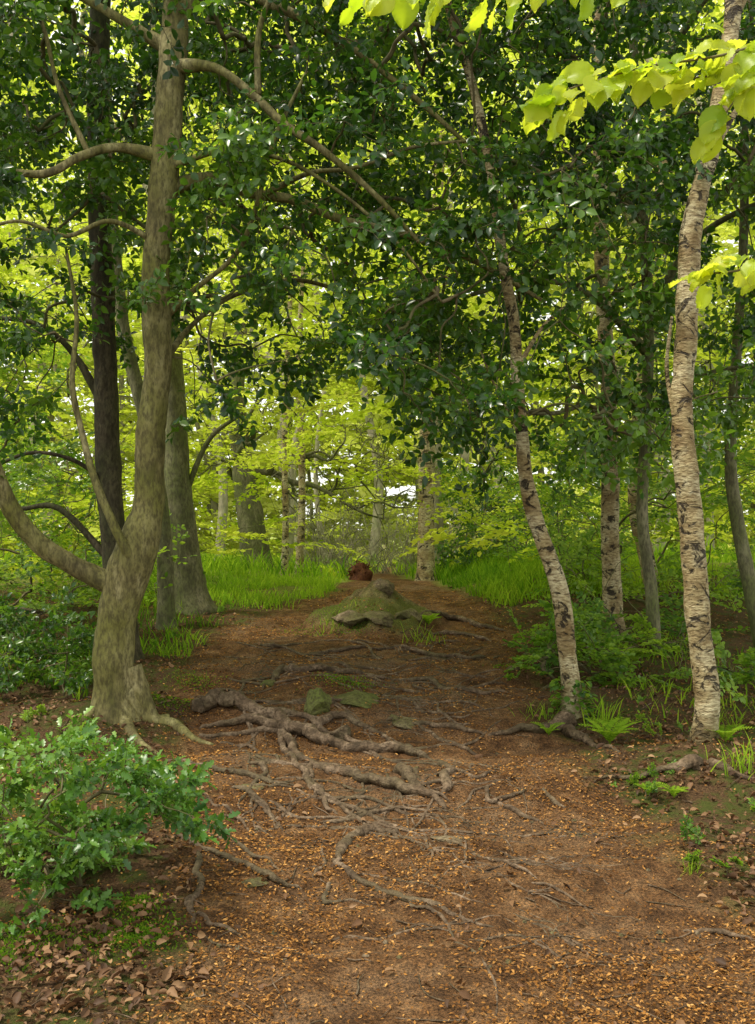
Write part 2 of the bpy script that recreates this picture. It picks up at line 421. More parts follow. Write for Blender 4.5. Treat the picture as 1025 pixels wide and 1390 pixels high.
# ---------------------------------------------------------------- trees
def R(px, d): return px/2*d/F
def trunk(mb, L, d, sides=20, n=10, bump=.10, bf=5., seed=0, flute=None, foot=None, ws=1.):
    P = []; r = []
    for e in L:
        dd = e[3] if len(e) > 3 else d
        P.append(at(e[0], e[1], dd)); r.append(R(e[2], dd)*ws)
    if foot is not None: P[0][2] = foot
    return tube(mb, P, r, sides, n, bump, bf, seed, flute=flute)
def basefl(z0, k=5, amp=.25, hgt=.35, ph=0., ex=.5):
    def f(s, D, c):
        z = c[..., 2]-z0; th = np.arctan2(D[..., 1], D[..., 0])
        e = np.exp(-np.maximum(z, 0)/hgt)
        return 1+ex*np.exp(-np.maximum(z, 0)/(hgt*.4))+amp*e*(.6*np.cos(k*th+ph)+.4*np.cos((k-2)*th+ph*2))+.04*np.cos(3*th+z*2)
    return f

T = empty('holly_tree'); mb = MB()
c1 = trunk(mb, [(163, 1000, 76), (160, 968, 62), (157, 930, 52), (154, 895, 54), (157, 850, 50), (168, 800, 56), (186, 748, 56), (203, 690, 44), (203, 645, 38), (204, 600, 40), (214, 500, 36), (211, 430, 39), (212, 350, 35), (222, 250, 38), (234, 100, 38), (240, 0, 34), (246, -140, 30), (240, -400, 20)],
    7.0, 48, 14, .16, 5.5, 3, basefl(.28, 5, .12, .25, 1.0, .10))
limbs = []
def limb(L, sides=10, s=0, b=.14):
    P = [at(x, y, d) for x, y, w, d in L]; r = [R(w, d) for x, y, w, d in L]
    c = tube(mb, P, r, sides, 8, b, 9., s); limbs.append(c); return c
limb([(172, 800, 34, 7.02), (135, 785, 30, 7.0), (95, 765, 27, 6.95), (50, 735, 26, 6.9), (12, 685, 25, 6.8), (-20, 610, 24, 6.7), (-60, 500, 18, 6.7), (-80, 350, 12, 6.8)], 16, 1)
limb([(185, 770, 16, 6.9), (158, 720, 13, 6.85), (130, 655, 11, 6.85), (112, 590, 9, 6.9), (98, 520, 8, 6.9), (104, 430, 6, 7), (90, 340, 4, 7.1)], 8, 2)
limb([(218, 262, 26, 7.0), (280, 242, 17, 7.1), (340, 262, 14, 7.2), (400, 272, 13, 7.3), (470, 300, 12, 7.2), (550, 318, 10, 7.1), (640, 352, 8, 7.2), (740, 410, 5, 7.4)], 10, 4)
limb([(236, 90, 24, 7.0), (292, 92, 13, 6.8), (345, 130, 12, 6.7), (385, 168, 12, 6.6), (440, 205, 10, 6.6), (510, 265, 8, 6.6), (570, 330, 5, 6.7)], 10, 5)
limb([(240, 20, 26, 7.0), (300, -20, 18, 7.0), (380, 10, 14, 6.9), (470, 60, 10, 6.9), (560, 130, 8, 6.9), (650, 210, 5, 7.0)], 10, 6)
limb([(228, 215, 22, 7.0), (160, 200, 13, 6.9), (110, 212, 12, 6.7), (60, 236, 11, 6.6), (-20, 232, 9, 6.6), (-90, 260, 7, 6.6)], 10, 7)
limb([(236, 70, 24, 7.0), (170, 30, 13, 7.0), (100, -10, 11, 7.0), (20, -50, 9, 7.0)], 10, 8)
limb([(213, 440, 14, 7.05), (262, 395, 8, 7.0), (320, 345, 7, 6.9), (348, 280, 7, 6.8), (372, 190, 6, 6.8), (415, 100, 5, 6.9)], 8, 9)
limb([(216, 500, 12, 7.05), (262, 440, 7, 7.4), (320, 400, 7, 7.8), (400, 380, 6, 8.2), (480, 400, 5, 8.4)], 8, 10)
limb([(350, 128, 10, 6.7), (352, 40, 8, 6.7), (380, -30, 8, 6.7), (400, -90, 7, 6.8)], 8, 11)
limb([(350, 268, 10, 7.2), (420, 235, 7, 6.9), (480, 228, 6, 6.8), (560, 200, 5, 6.8), (640, 190, 4, 6.8)], 8, 12)
limb([(222, 230, 12, 7.0), (300, 205, 7, 6.8), (380, 215, 6, 6.7), (460, 260, 5, 6.6), (540, 330, 4, 6.6), (600, 410, 3, 6.7)], 8, 13)
limb([(120, 208, 8, 6.8), (80, 120, 6, 6.8), (60, 40, 6, 6.8), (30, -40, 5, 6.8)], 8, 14)
limb([(215, 330, 10, 7.0), (150, 300, 7, 6.8), (90, 320, 6, 6.7), (20, 300, 5, 6.7), (-60, 330, 4, 6.7)], 8, 15)
for k, (L) in enumerate([[(175, 940, 34), (205, 962, 22), (238, 985, 15), (262, 1003, 10), (290, 1012, 5)], [(145, 955, 28), (118, 974, 13), (92, 986, 6)], [(165, 962, 34), (172, 985, 20), (190, 1008, 10), (215, 1025, 5)], [(180, 905, 26), (206, 922, 22), (230, 940, 13)]]):
    P = []; rr = []
    for q_, (x, y, w) in enumerate(L):
        gpt = G(x, max(y, 975)) if q_ else at(x, y, 6.98)
        P.append(gpt); rr.append(R(w, 6.9))
    tube(mb, P, rr, 14, 8, .2, 9., 60+k)
mb.build('trunk_and_limbs', M_bark, T)
limbs.append(c1[34:])
LB = np.vstack(limbs)

EX = [-150, 0, 100, 180, 250, 300, 360, 420, 480, 520, 560, 620, 700, 760, 850, 920, 1025, 1180]
EY = [620, 600, 560, 480, 500, 565, 520, 520, 530, 530, 580, 600, 615, 635, 645, 605, 575, 580]
def canopy(n, sd):
    r = np.random.default_rng(sd); res = []
    m = 40000
    X = r.uniform(-150, 1180, m); Y = r.uniform(-260, 690, m); Dd = r.uniform(6.3, 9.6, m); U = r.uniform(0, 1, m)
    N = vn(np.stack([X/80, Y/55, Dd*.8], -1), 5)
    for x, y, d, u, nn in zip(X, Y, Dd, U, N):
        ed = np.interp(x, EX, EY)
        if y > ed-22: continue
        def gap(cx, cy, rx, ry, s):
            return 1-s*math.exp(-(((x-cx)/rx)**2+((y-cy)/ry)**2))
        w = gap(340, 390, 110, 70, .8)*gap(480, 430, 70, 45, .55)*gap(50, 340, 80, 70, .8)*gap(850, 170, 60, 90, .65)*gap(300, 150, 50, 40, .4)
        w *= gap(110, 470, 60, 60, .6)*gap(975, 330, 50, 150, .6)*gap(940, 440, 50, 100, .5)*gap(780, 330, 60, 50, .5)*gap(620, 250, 50, 40, .4)
        w *= .12+1.5*nn**1.6
        if y < 330 and 280 < x < 900: w *= 1.2
        tx = np.interp(y, [0, 250, 430, 500, 600], [240, 222, 211, 214, 204])
        if d < 7.25 and abs(x-tx) < 50: w *= .12
        if d < 6.9 and x > 870: w *= .15
        if y > 330 and x < 330: w *= .6
        if u < w/1.3: res.append(at(x, y, d))
        if len(res) >= n: break
    return np.array(res)
CP = canopy(1560, 21)
def outdir(P, dirs, r, droop=.25, amt=.6):
    D = dirs*amt+r.normal(0, .55, P.shape); D[:, 2] = D[:, 2]*.55-droop
    return nrm(D)
leftm = CP[:, 0] < .75
mbl = MB(); mbt = MB()
P = CP[leftm]; dr = connect(mbt, P, LB, 5, .0042, .018, .06, 1.2)
place_sprays(mbl, mbt, HOLLY6, SP_H, P, outdir(P, dr, rng), rng.uniform(.34, .62, len(P)), .074, 31, twr=.0032)
mbl.build('foliage', M_holly, T); mbt.build('branches', M_twig, T)

T = empty('holly_tree'); mb = MB(); limbs = []
trunk(mb, [(888, 880, 20), (884, 800, 17), (872, 700, 16), (878, 560, 15), (880, 420, 15), (870, 250, 14), (860, 60, 12), (870, -200, 10)], 9.2, 14, 8, .12, 5, 8)
limb([(880, 480, 14, 9.2), (800, 400, 9, 8.8), (720, 380, 8, 8.4), (640, 400, 6, 8.0)], 8, 21)
limb([(878, 430, 14, 9.2), (940, 330, 9, 8.8), (1020, 280, 8, 8.4), (1100, 260, 7, 8.2)], 8, 22)
limb([(872, 300, 13, 9.2), (780, 190, 9, 8.6), (680, 120, 7, 8.0), (600, 60, 6, 7.8)], 8, 23)
limb([(865, 150, 12, 9.2), (930, 40, 9, 8.8), (1000, -60, 7, 8.4)], 8, 24)
limb([(880, 560, 13, 9.2), (820, 540, 7, 8.8), (760, 560, 6, 8.4), (700, 560, 5, 8.0)], 8, 25)
limb([(880, 560, 13, 9.2), (930, 520, 7, 8.9), (990, 500, 6, 8.6), (1060, 500, 5, 8.3)], 8, 26)
mb.build('trunk_and_limbs', M_bark2, T)
mbl = MB(); mbt = MB()
P = CP[~leftm]; dr = connect(mbt, P, np.vstack(limbs), 6, .0038, .018, .06, 1.2)
place_sprays(mbl, mbt, HOLLY6, SP_H, P, outdir(P, dr, rng), rng.uniform(.34, .62, len(P)), .074, 32, twr=.0032, tb=.05)
mbl.build('foliage', M_holly, T); mbt.build('branches', M_twig, T)

def simple_tree(name, L, d, mat, sides=18, bumpa=.09, seed=0, foot=True, flare=.4, limbsL=(), fl=4, ws=1.):
    T = empty(name); mb = MB()
    z0 = at(L[0][0], L[0][1], d)[2]
    if foot:
        p = at(L[0][0], L[0][1], d); z0 = float(h0(p[0], p[1]))
    trunk(mb, L, d, sides, 12, bumpa, 7., seed, basefl(z0, fl, .12, .22, seed, flare), foot=(z0-.08) if foot else None, ws=ws)
    for k, l in enumerate(limbsL):
        P = [at(x, y, dd) for x, y, w, dd in l]; r = [R(w, dd) for x, y, w, dd in l]
        tube(mb, P, r, 7, 7, .15, 9., seed+k)
    mb.build('trunk', mat, T)
    return T
simple_tree('birch_tree', [(950, 1055, 44), (954, 1010, 40), (959, 950, 38), (950, 870, 37), (943, 780, 37), (937, 690, 35), (928, 610, 35), (926, 540, 31), (931, 470, 32), (934, 400, 33), (938, 310, 31), (957, 230, 30), (975, 150, 29), (990, 60, 26), (1003, -60, 24), (1030, -300, 16)], 6.2, M_birch, 34, .24, 4, flare=.2, ws=.88,
    limbsL=[[(925, 610, 12, 6.2), (915, 560, 8, 6.2), (905, 500, 6, 6.3), (912, 430, 4, 6.4)], [(985, 60, 14, 6.2), (1015, -10, 9, 6.2), (1060, -60, 6, 6.2)], [(955, 235, 12, 6.2), (1000, 150, 8, 6.3), (1060, 90, 6, 6.4)]])
simple_tree('birch_tree', [(784, 1003, 38), (780, 975, 34), (774, 925, 30), (768, 870, 28), (762, 815, 27), (748, 765, 26), (727, 705, 25), (714, 645, 22), (708, 580, 20), (702, 510, 18), (698, 440, 17), (682, 350, 16), (664, 220, 15), (640, 110, 14), (612, 20, 12), (585, -120, 10)], 7.1, M_birch, 28, .20, 9, flare=.25, ws=.88,
    limbsL=[[(702, 500, 7, 7.1), (740, 440, 5, 7.1), (790, 400, 4, 7.2)], [(710, 600, 5, 7.1), (670, 520, 4, 7.1), (640, 440, 3, 7.2)]])
simple_tree('birch_tree', [(834, 880, 34), (832, 820, 30), (828, 730, 27), (829, 650, 26), (826, 520, 23), (818, 400, 22), (815, 280, 21), (814, 180, 20), (812, 0, 16), (800, -200, 10)], 10.2, M_birch, 20, .16, 14, flare=.2, ws=.9)
simple_tree('birch_tree', [(902, 880, 26), (893, 830, 22), (875, 745, 21), (862, 680, 19), (868, 560, 18), (880, 430, 17), (893, 300, 16), (905, 150, 14), (915, -50, 10)], 12.5, M_birch, 16, .12, 15, flare=.2)
simple_tree('birch_tree', [(578, 792, 30), (578, 760, 24), (579, 700, 22), (580, 600, 21), (584, 450, 18), (590, 320, 16), (600, 150, 12), (600, -100, 8)], 17.0, M_birch, 18, .1, 17, flare=.2)
simple_tree('birch_tree', [(597, 785, 16), (594, 700, 15), (592, 600, 14), (600, 450, 11), (612, 250, 8), (620, 0, 6)], 19.5, M_grey, 14, .08, 18, flare=.3)
simple_tree('birch_tree', [(386, 790, 10), (388, 700, 9), (386, 600, 8), (392, 450, 7), (400, 250, 5)], 19.0, M_birch, 10, .1, 19)
simple_tree('birch_tree', [(405, 790, 12), (410, 700, 10), (409, 600, 10), (405, 500, 8), (415, 300, 5)], 20.0, M_birch, 10, .1, 20)
simple_tree('beech_tree', [(166, 850, 50), (160, 780, 38), (152, 700, 35), (146, 600, 34), (142, 480, 32), (138, 360, 31), (134, 230, 29), (134, 80, 28), (140, -120, 26), (150, -300, 20)], 9.0, M_darkb, 22, .14, 23, flare=.3,
    limbsL=[[(146, 560, 14, 9), (100, 480, 9, 9), (50, 440, 7, 9), (-20, 430, 6, 9)], [(150, 760, 12, 9), (80, 690, 8, 9), (20, 690, 6, 9.1), (-30, 660, 5, 9.2)], [(150, 660, 8, 9), (100, 625, 6, 8.8), (40, 615, 5, 8.7), (-20, 640, 4, 8.7)]])
simple_tree('beech_tree', [(256, 828, 58), (252, 780, 48), (246, 710, 41), (240, 640, 37), (236, 560, 34), (230, 470, 32), (226, 360, 30), (220, 200, 28), (215, 0, 24), (215, -200, 18)], 12.0, M_bark2, 22, .08, 25, flare=.3,
    limbsL=[[(226, 420, 10, 12), (262, 330, 8, 12), (310, 260, 6, 12.2)], [(245, 690, 9, 12), (282, 600, 7, 12), (330, 560, 5, 12)]])
simple_tree('beech_tree', [(226, 835, 26), (224, 760, 22), (218, 680, 20), (200, 580, 19), (172, 470, 18), (162, 400, 17), (150, 250, 15), (140, 0, 12)], 11.0, M_bark2, 16, .08, 27, flare=.3)
simple_tree('beech_tree', [(1040, 860, 22), (1015, 780, 20), (1000, 700, 18), (992, 620, 16), (1000, 480, 14), (1010, 300, 12), (1010, 50, 10)], 9.5, M_bark2, 14, .08, 28, flare=.3)

T = empty('oak_tree'); mb = MB(); limbs = []
trunk(mb, [(352, 800, 54), (348, 760, 40), (340, 700, 34), (334, 660, 32), (326, 600, 26), (322, 520, 20), (330, 420, 16), (340, 300, 12)], 21., 18, 8, .18, 3, 33, basefl(.3, 5, .2, .4, 1, .3))
rr = np.random.default_rng(3)
def gnarl(x, y, ang, w, L, d, depth=0):
    P = [(x, y)]; n = 7; A = ang
    for k in range(n):
        A += rr.normal(0, .5); A = A*.88+ang*.12
        x += math.cos(A)*L/n; y -= math.sin(A)*L/n; P.append((x, y))
    limb([(p[0], p[1], max(w*(1-.75*k/n), 1.0), d+.25*math.sin(k+depth)) for k, p in enumerate(P)], 6, int(rr.integers(1000)), b=.2)
    if depth < 3:
        for k in (2, 4, 5, 7):
            gnarl(P[k][0], P[k][1], ang+rr.choice([-1, 1])*rr.uniform(.4, 1.1), w*(.62-.05*k), L*rr.uniform(.4, .65), d+rr.normal(0, .3), depth+1)
gnarl(345, 670, .75, 10, 140, 21, 0); gnarl(345, 640, .35, 10, 190, 21.1, 0); gnarl(330, 620, .9, 9, 130, 21, 1); gnarl(330, 650, 2.4, 9, 110, 21, 1); gnarl(410, 620, .1, 7, 130, 21, 1)
mb.build('trunk_and_limbs', M_bark2, T)

# ---------------------------------------------------------------- background beech woodland
def bgs(n, sd, dr=(12.5, 30), reg=(-200, 1225, -150, 775), fn=None):
    r = np.random.default_rng(sd); res = []; m = n*8
    X = r.uniform(reg[0], reg[1], m); Y = r.uniform(reg[2], reg[3], m); Dd = r.uniform(dr[0], dr[1], m); U = r.uniform(0, 1, m)
    W = .4+1.2*vn(np.stack([X/110., Y/45., Dd*.35], -1), sd)**1.4
    for x, y, d, u, w in zip(X, Y, Dd, U, W):
        if fn: w *= fn(x, y, d)
        if u >= w: continue
        p = at(x, y, d)
        if p[2] < h0(p[0], p[1])+.2: continue
        res.append(p)
        if len(res) >= n: break
    return np.array(res)
def f1(x, y, d):
    w = 1.
    w *= 1-(.93 if d < 21 else .6)*math.exp(-(((x-505)/80)**2+((y-700)/80)**2))
    w *= 1-.5*math.exp(-(((x-300)/60)**2+((y-730)/40)**2))
    if d < 16 and 420 < x < 620 and y > 560: w *= .1
    return w
BP = np.vstack([bgs(2750, 61, fn=f1), bgs(230, 63, (9.9, 12.5), (230, 1150, -60, 560))])
posts = [(-6.5, 15, 0), (-4.2, 19, 0), (-2.3, 26, 0), (1.9, 26, 0), (3.9, 17, 0), (5.6, 21, 0), (7.6, 25, 0), (-8, 25, 0), (3.0, 28, 0)]
pp = np.array([(a, b) for a, b, _ in posts]); own = np.argmin(np.linalg.norm(BP[:, None, :2]-pp[None], axis=2), axis=1)
for k, (px_, py_, _) in enumerate(posts):
    T = empty('beech_tree'); mb = MB(); z = float(h0(px_, py_))
    r2 = np.random.default_rng(100+k)
    P = [np.array([px_+r2.normal(0, .12)*q_, py_+r2.normal(0, .1)*q_, z-.1+q_*1.6]) for q_ in range(8)]
    rad = np.linspace(.14, .04, 8); c = tube(mb, P, rad, 14, 6, .08, 4, k, flute=basefl(z, 5, .2, .4, k, .4))
    P = BP[own == k]; mbt = MB(); mbl = MB()
    if len(P):
        drr = connect(mbt, P, c[12:], 200+k, .003, .03, .05, 5., 3, 2)
        D = outdir(P, drr, r2, .05, .5); D[:, 2] *= .5
        place_sprays(mbl, None, DIAM, SP_B, P, D, r2.uniform(.6, 1.1, len(P)), .112, 300+k, tb=.1)
        mbl.build('foliage', M_beech, T); mbt.build('branches', M_bark2, T)
    mb.build('trunk', M_grey, T)

r = np.random.default_rng(9); n = 3900
FX = r.uniform(-26, 26, n); FY = r.uniform(34, 56, n); FZ = -1.2+24*r.uniform(0, 1, n)**1.3
ok = (vn(np.stack([FX*.33, FY*.2, FZ*.55], -1), 4) > .22)
P = np.stack([FX, FY, FZ], -1)[ok]
T = empty('distant_trees'); mbl = MB(); tr = MB()
D = r.normal(0, 1, P.shape); D[:, 2] *= .25
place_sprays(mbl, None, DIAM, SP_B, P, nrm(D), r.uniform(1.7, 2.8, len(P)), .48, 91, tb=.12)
for k in range(34):
    x = r.uniform(-18, 18); y = r.uniform(27, 50); z = float(h0(x, y)); w = r.uniform(.06, .16)
    tube(tr, [(x, y, z-.2), (x+r.normal(0, .15), y, z+3), (x+r.normal(0, .4), y, z+7), (x+r.normal(0, .6), y, z+13)], [w*1.2, w, w*.8, w*.4], 8, 6, .1, 2, k)
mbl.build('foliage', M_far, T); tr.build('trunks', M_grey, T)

def shrub_bare(name, x0, y0, H, seed, n=20, mat=M_grey, spread=.5, rb=.010):
    r = np.random.default_rng(seed); mb = MB(); z0 = float(h0(x0, y0))
    for k in range(n):
        d = nrm(np.array([r.normal(0, spread), r.normal(0, spread*.6), 1.])); p = np.array([x0+r.normal(0, .15), y0+r.normal(0, .1), z0-.03]); P = [p]
        L = H*r.uniform(.6, 1.)
        for q_ in range(5):
            d = nrm(d+r.normal(0, .2, 3)); P.append(P[-1]+d*L/5)
        tube(mb, P, np.linspace(rb, .002, 6), 4, 2)
        for b in range(5):
            i_ = r.integers(1, 5); dd = nrm(d+r.normal(0, .7, 3)); Q = [P[i_]]
            for q_ in range(3): dd = nrm(dd+r.normal(0, .25, 3)); Q.append(Q[-1]+dd*L*.12)
            tube(mb, Q, [rb*.5, rb*.4, rb*.3, .0015], 3, 1)
    return mb.build(name, mat)
for k, (x, y, H) in enumerate([(-.55, 21, 2.0), (.1, 23, 2.2), (-.9, 19.5, 1.6), (.55, 20.5, 1.9), (1.6, 21, 2.0), (-1.3, 22, 2.2), (.9, 25, 2.4), (2.3, 19, 1.8)]):
    shrub_bare('bare_shrub', x, y, H, 400+k)

# ---------------------------------------------------------------- shrubs / undergrowth
def bush(name, P, mat, temp, spr, size, leaf, seed, base=None, tb=0, tw=M_twig, droop=.05):
    T = empty(name); r = np.random.default_rng(seed); mbl = MB(); mbt = MB()
    dr = connect(mbt, P, np.asarray(base), seed, .0025, .02, .08, 3., 4, 2)
    D = outdir(P, dr, r, droop, .8)
    place_sprays(mbl, mbt, temp, spr, P, D, r.uniform(size[0], size[1], len(P)), leaf, seed+1, tb=tb)
    mbl.build('foliage', mat, T); mbt.build('stems', tw, T); return T
def pts(regs, seed):
    r = np.random.default_rng(seed); res = []
    for (x0, x1, y0, y1, d0, d1, n) in regs:
        k = 0
        while k < n:
            x = r.uniform(x0, x1); y = r.uniform(y0, y1); d = r.uniform(d0, d1); p = at(x, y, d); hh = float(h0(p[0], p[1]))
            if p[2] < hh+.06:
                p[2] = hh+.06+r.uniform(0, .15)
            if y > 700 and pmask(p[0], p[1]) > .3:
                k += 1; continue
            if vn(np.array([x/60., y/50., d*.7]), seed) < .33: continue
            res.append(p); k += 1
    return np.array(res)
def bases(P, step=1.2):
    b = {}
    for p in P: b[(round(p[0]/step), round(p[1]/step))] = (p[0], p[1], float(h0(p[0], p[1])))
    return np.array(list(b.values()))
P = pts([(745, 1100, 600, 900, 9.8, 13.5, 170), (690, 860, 640, 850, 13, 17, 110), (860, 1100, 400, 720, 10.5, 14, 80)], 71)
bush('shrub', P, M_mid, OVAL, SP_B, (.35, .65), .065, 72, bases(P), tb=.12)
P = pts([(-90, 130, 600, 860, 9.5, 13.5, 150), (-80, 60, 420, 640, 9, 12, 50), (60, 230, 760, 850, 11, 14, 40)], 73)
bush('shrub', P, M_mid, OVAL, SP_B, (.35, .65), .065, 74, bases(P), tb=.15)
P = pts([(605, 720, 640, 765, 17.5, 20, 85)], 75)
bush('holly_bush', P, M_holly, DIAM, SP_H, (.4, .6), .085, 76, bases(P), tb=.05)
P = pts([(-60, 120, 830, 960, 7.6, 9.5, 70)], 77)
bush('holly_bush', P, M_holly, HOLLY6, SP_H, (.2, .38), .055, 78, bases(P), tb=.15)
P = pts([(700, 935, 840, 930, 7.8, 10, 120), (985, 1090, 840, 960, 6.6, 8.4, 40), (700, 760, 870, 905, 8.0, 9, 18)], 79)
bush('bramble_thicket', P, M_mid, OVAL, SP_B, (.16, .30), .05, 80, bases(P), tb=.1)
r = np.random.default_rng(5); L = []
while len(L) < 74:
    x = r.uniform(-60, 262); y = r.uniform(1020, 1240); d = r.uniform(3.75, 4.7)
    if ((x-60)/208)**2+((y-1130)/122)**2 > 1: continue
    if x > 150 and y > 1150: continue
    p = at(x, y, d); p[2] = max(p[2], float(h0(p[0], p[1]))+.05); L.append(p)
P = np.array(L); b0 = [at(70, 1240, 4.25), at(20, 1230, 4.3), at(110, 1225, 4.3)]
for b in b0: b[2] = float(h0(b[0], b[1]))
bush('holly_bush', P, M_hbush, HOLLY, SP_H, (.13, .25), .050, 81, np.array(b0), tb=.08, droop=-.1)

# ---------------------------------------------------------------- overhanging young beech (stem is out to the right)
T = empty('beech_tree'); mb = MB(); limbs = []
gz = float(h0(2.3, 2.6))
c = tube(mb, [(2.3, 2.6, gz-.1), (2.28, 2.6, 1.2), (2.2, 2.58, 2.4), (2.1, 2.55, 3.6), (2.05, 2.5, 5.2)], [.10, .08, .07, .06, .03], 14, 8, .08, 4, 2)
limb([(1650, 60, 20, 2.6), (1250, -5, 9, 2.6), (1080, 45, 6, 2.6), (980, 75, 4, 2.6), (880, 90, 3, 2.55), (800, 112, 2.5, 2.5), (745, 130, 2, 2.5)], 6, 41)
limb([(1250, -5, 8, 2.6), (1050, -60, 6, 2.5), (880, -55, 5, 2.45), (740, -30, 4, 2.4), (640, -20, 3, 2.4), (560, -25, 2.5, 2.4), (440, -20, 2, 2.4)], 6, 42)
limb([(1400, 200, 8, 2.9), (1100, 330, 5, 2.9), (1010, 365, 3.5, 2.9), (950, 372, 2, 2.9)], 6, 43)
limb([(1080, 45, 4, 2.6), (1010, 120, 3, 2.6), (965, 185, 2, 2.6)], 6, 44)
limb([(1250, -5, 6, 2.6), (1120, 60, 4, 2.65), (1020, 95, 3, 2.65), (900, 110, 2, 2.6)], 6, 45)
mb.build('branches', M_twig, T)
nu, nv_ = 9, 15; uu, vv = np.meshgrid(np.linspace(-1, 1, nu), np.linspace(0, 1, nv_))
wd = .33*np.sin(np.pi*np.clip(vv, 0.0, 1)**.85)**.75+.004
zz = .10*np.abs(uu)-.024*np.cos((vv-abs(uu)*.22)*2*np.pi*7)*(abs(uu) > .05)-.25*(vv-.3)**2+.05*np.sin(vv*5+uu*2)
lv = np.stack([uu*wd, vv, zz], -1).reshape(-1, 3)
ii, jj = np.meshgrid(np.arange(nv_-1), np.arange(nu-1), indexing='ij'); a = ii*nu+jj
YL = (lv, [np.stack([a, a+1, a+nu+1, a+nu], -1).reshape(-1, 4)])
r = np.random.default_rng(8); Pn = []; Dn = []
def leaves_on(c, t0, t1, n, hang=.8, sp=.02):
    m = len(c)
    for k in range(n):
        t = t0+(t1-t0)*(k+r.uniform(0, .8))/n; i_ = min(int(t*(m-1)), m-2); p = c[i_]+(c[i_+1]-c[i_])*(t*(m-1)-i_)
        ax = nrm(c[i_+1]-c[i_]); s = np.cross(ax, [0, 0, 1.])*(1 if k % 2 else -1)
        d = nrm(ax*.8+s*.6+np.array([0, 0, -hang*r.uniform(.1, 1.4)])+r.normal(0, .35, 3)); Pn.append(p+d*sp*r.uniform(0, 1.5)+r.normal(0, .016, 3)); Dn.append(d)
leaves_on(limbs[0], .40, 1., 54, .7, .03); leaves_on(limbs[4], .4, 1., 36, .7, .03); leaves_on(limbs[1], .35, 1., 26, 1.6, .05)
leaves_on(limbs[2], .45, 1., 16, .3); leaves_on(limbs[3], .3, 1., 12, .6)
Pn = np.array(Pn); Dn = np.array(Dn)
Nn = np.tile([-.1, -.7, .7], (len(Pn), 1))+r.normal(0, .5, (len(Pn), 3)); mbl = MB()
scat(mbl, YL[0]*[1.15, 1, 1], YL[1], Pn, Dn, Nn, r.uniform(.045, .09, len(Pn)), np.clip(r.normal(.5, .28, len(Pn)), 0, 1))
mbl.build('leaves', M_near, T)

# ---------------------------------------------------------------- roots over the path
T = MB()
def lay(C, seed, lift=.45, var=1.1):
    C = C.copy(); s = np.linspace(0, 1, len(C)); L = np.sum(np.linalg.norm(np.diff(C[:, :2], axis=0), axis=1))
    nz = fbm(np.column_stack([s*L*5, s*0+seed, s*0]), seed+3)-.5
    hh = h0(C[:, 0], C[:, 1]); hh = np.convolve(np.pad(hh, 2, mode='edge'), np.ones(5)/5, 'valid')
    C[:, 2] = hh+C[:, 3]*(lift+var*2*nz)
    C[-3:, 2] -= C[-3:, 3]*np.array([.5, 1, 2.]); C[0, 2] -= C[0, 3]
    return C
def groot(L, seed):
    P = np.array([G(x, y) for x, y, w in L]); rad = np.array([R(w*1.15, p[1]) for (x, y, w), p in zip(L, P)])
    C = crom(np.column_stack([P, rad]), 16)
    C[:, 0] += .04*(fbm(C[:, :3]*7, seed)-.5)*2; C[:, 1] += .08*(fbm(C[:, :3]*7, seed+9)-.5)*2
    C = lay(C, seed, .75, 1.1)
    tube(T, C[:, :3], C[:, 3], 10, bump=.42, bf=24., seed=seed, raw=True)
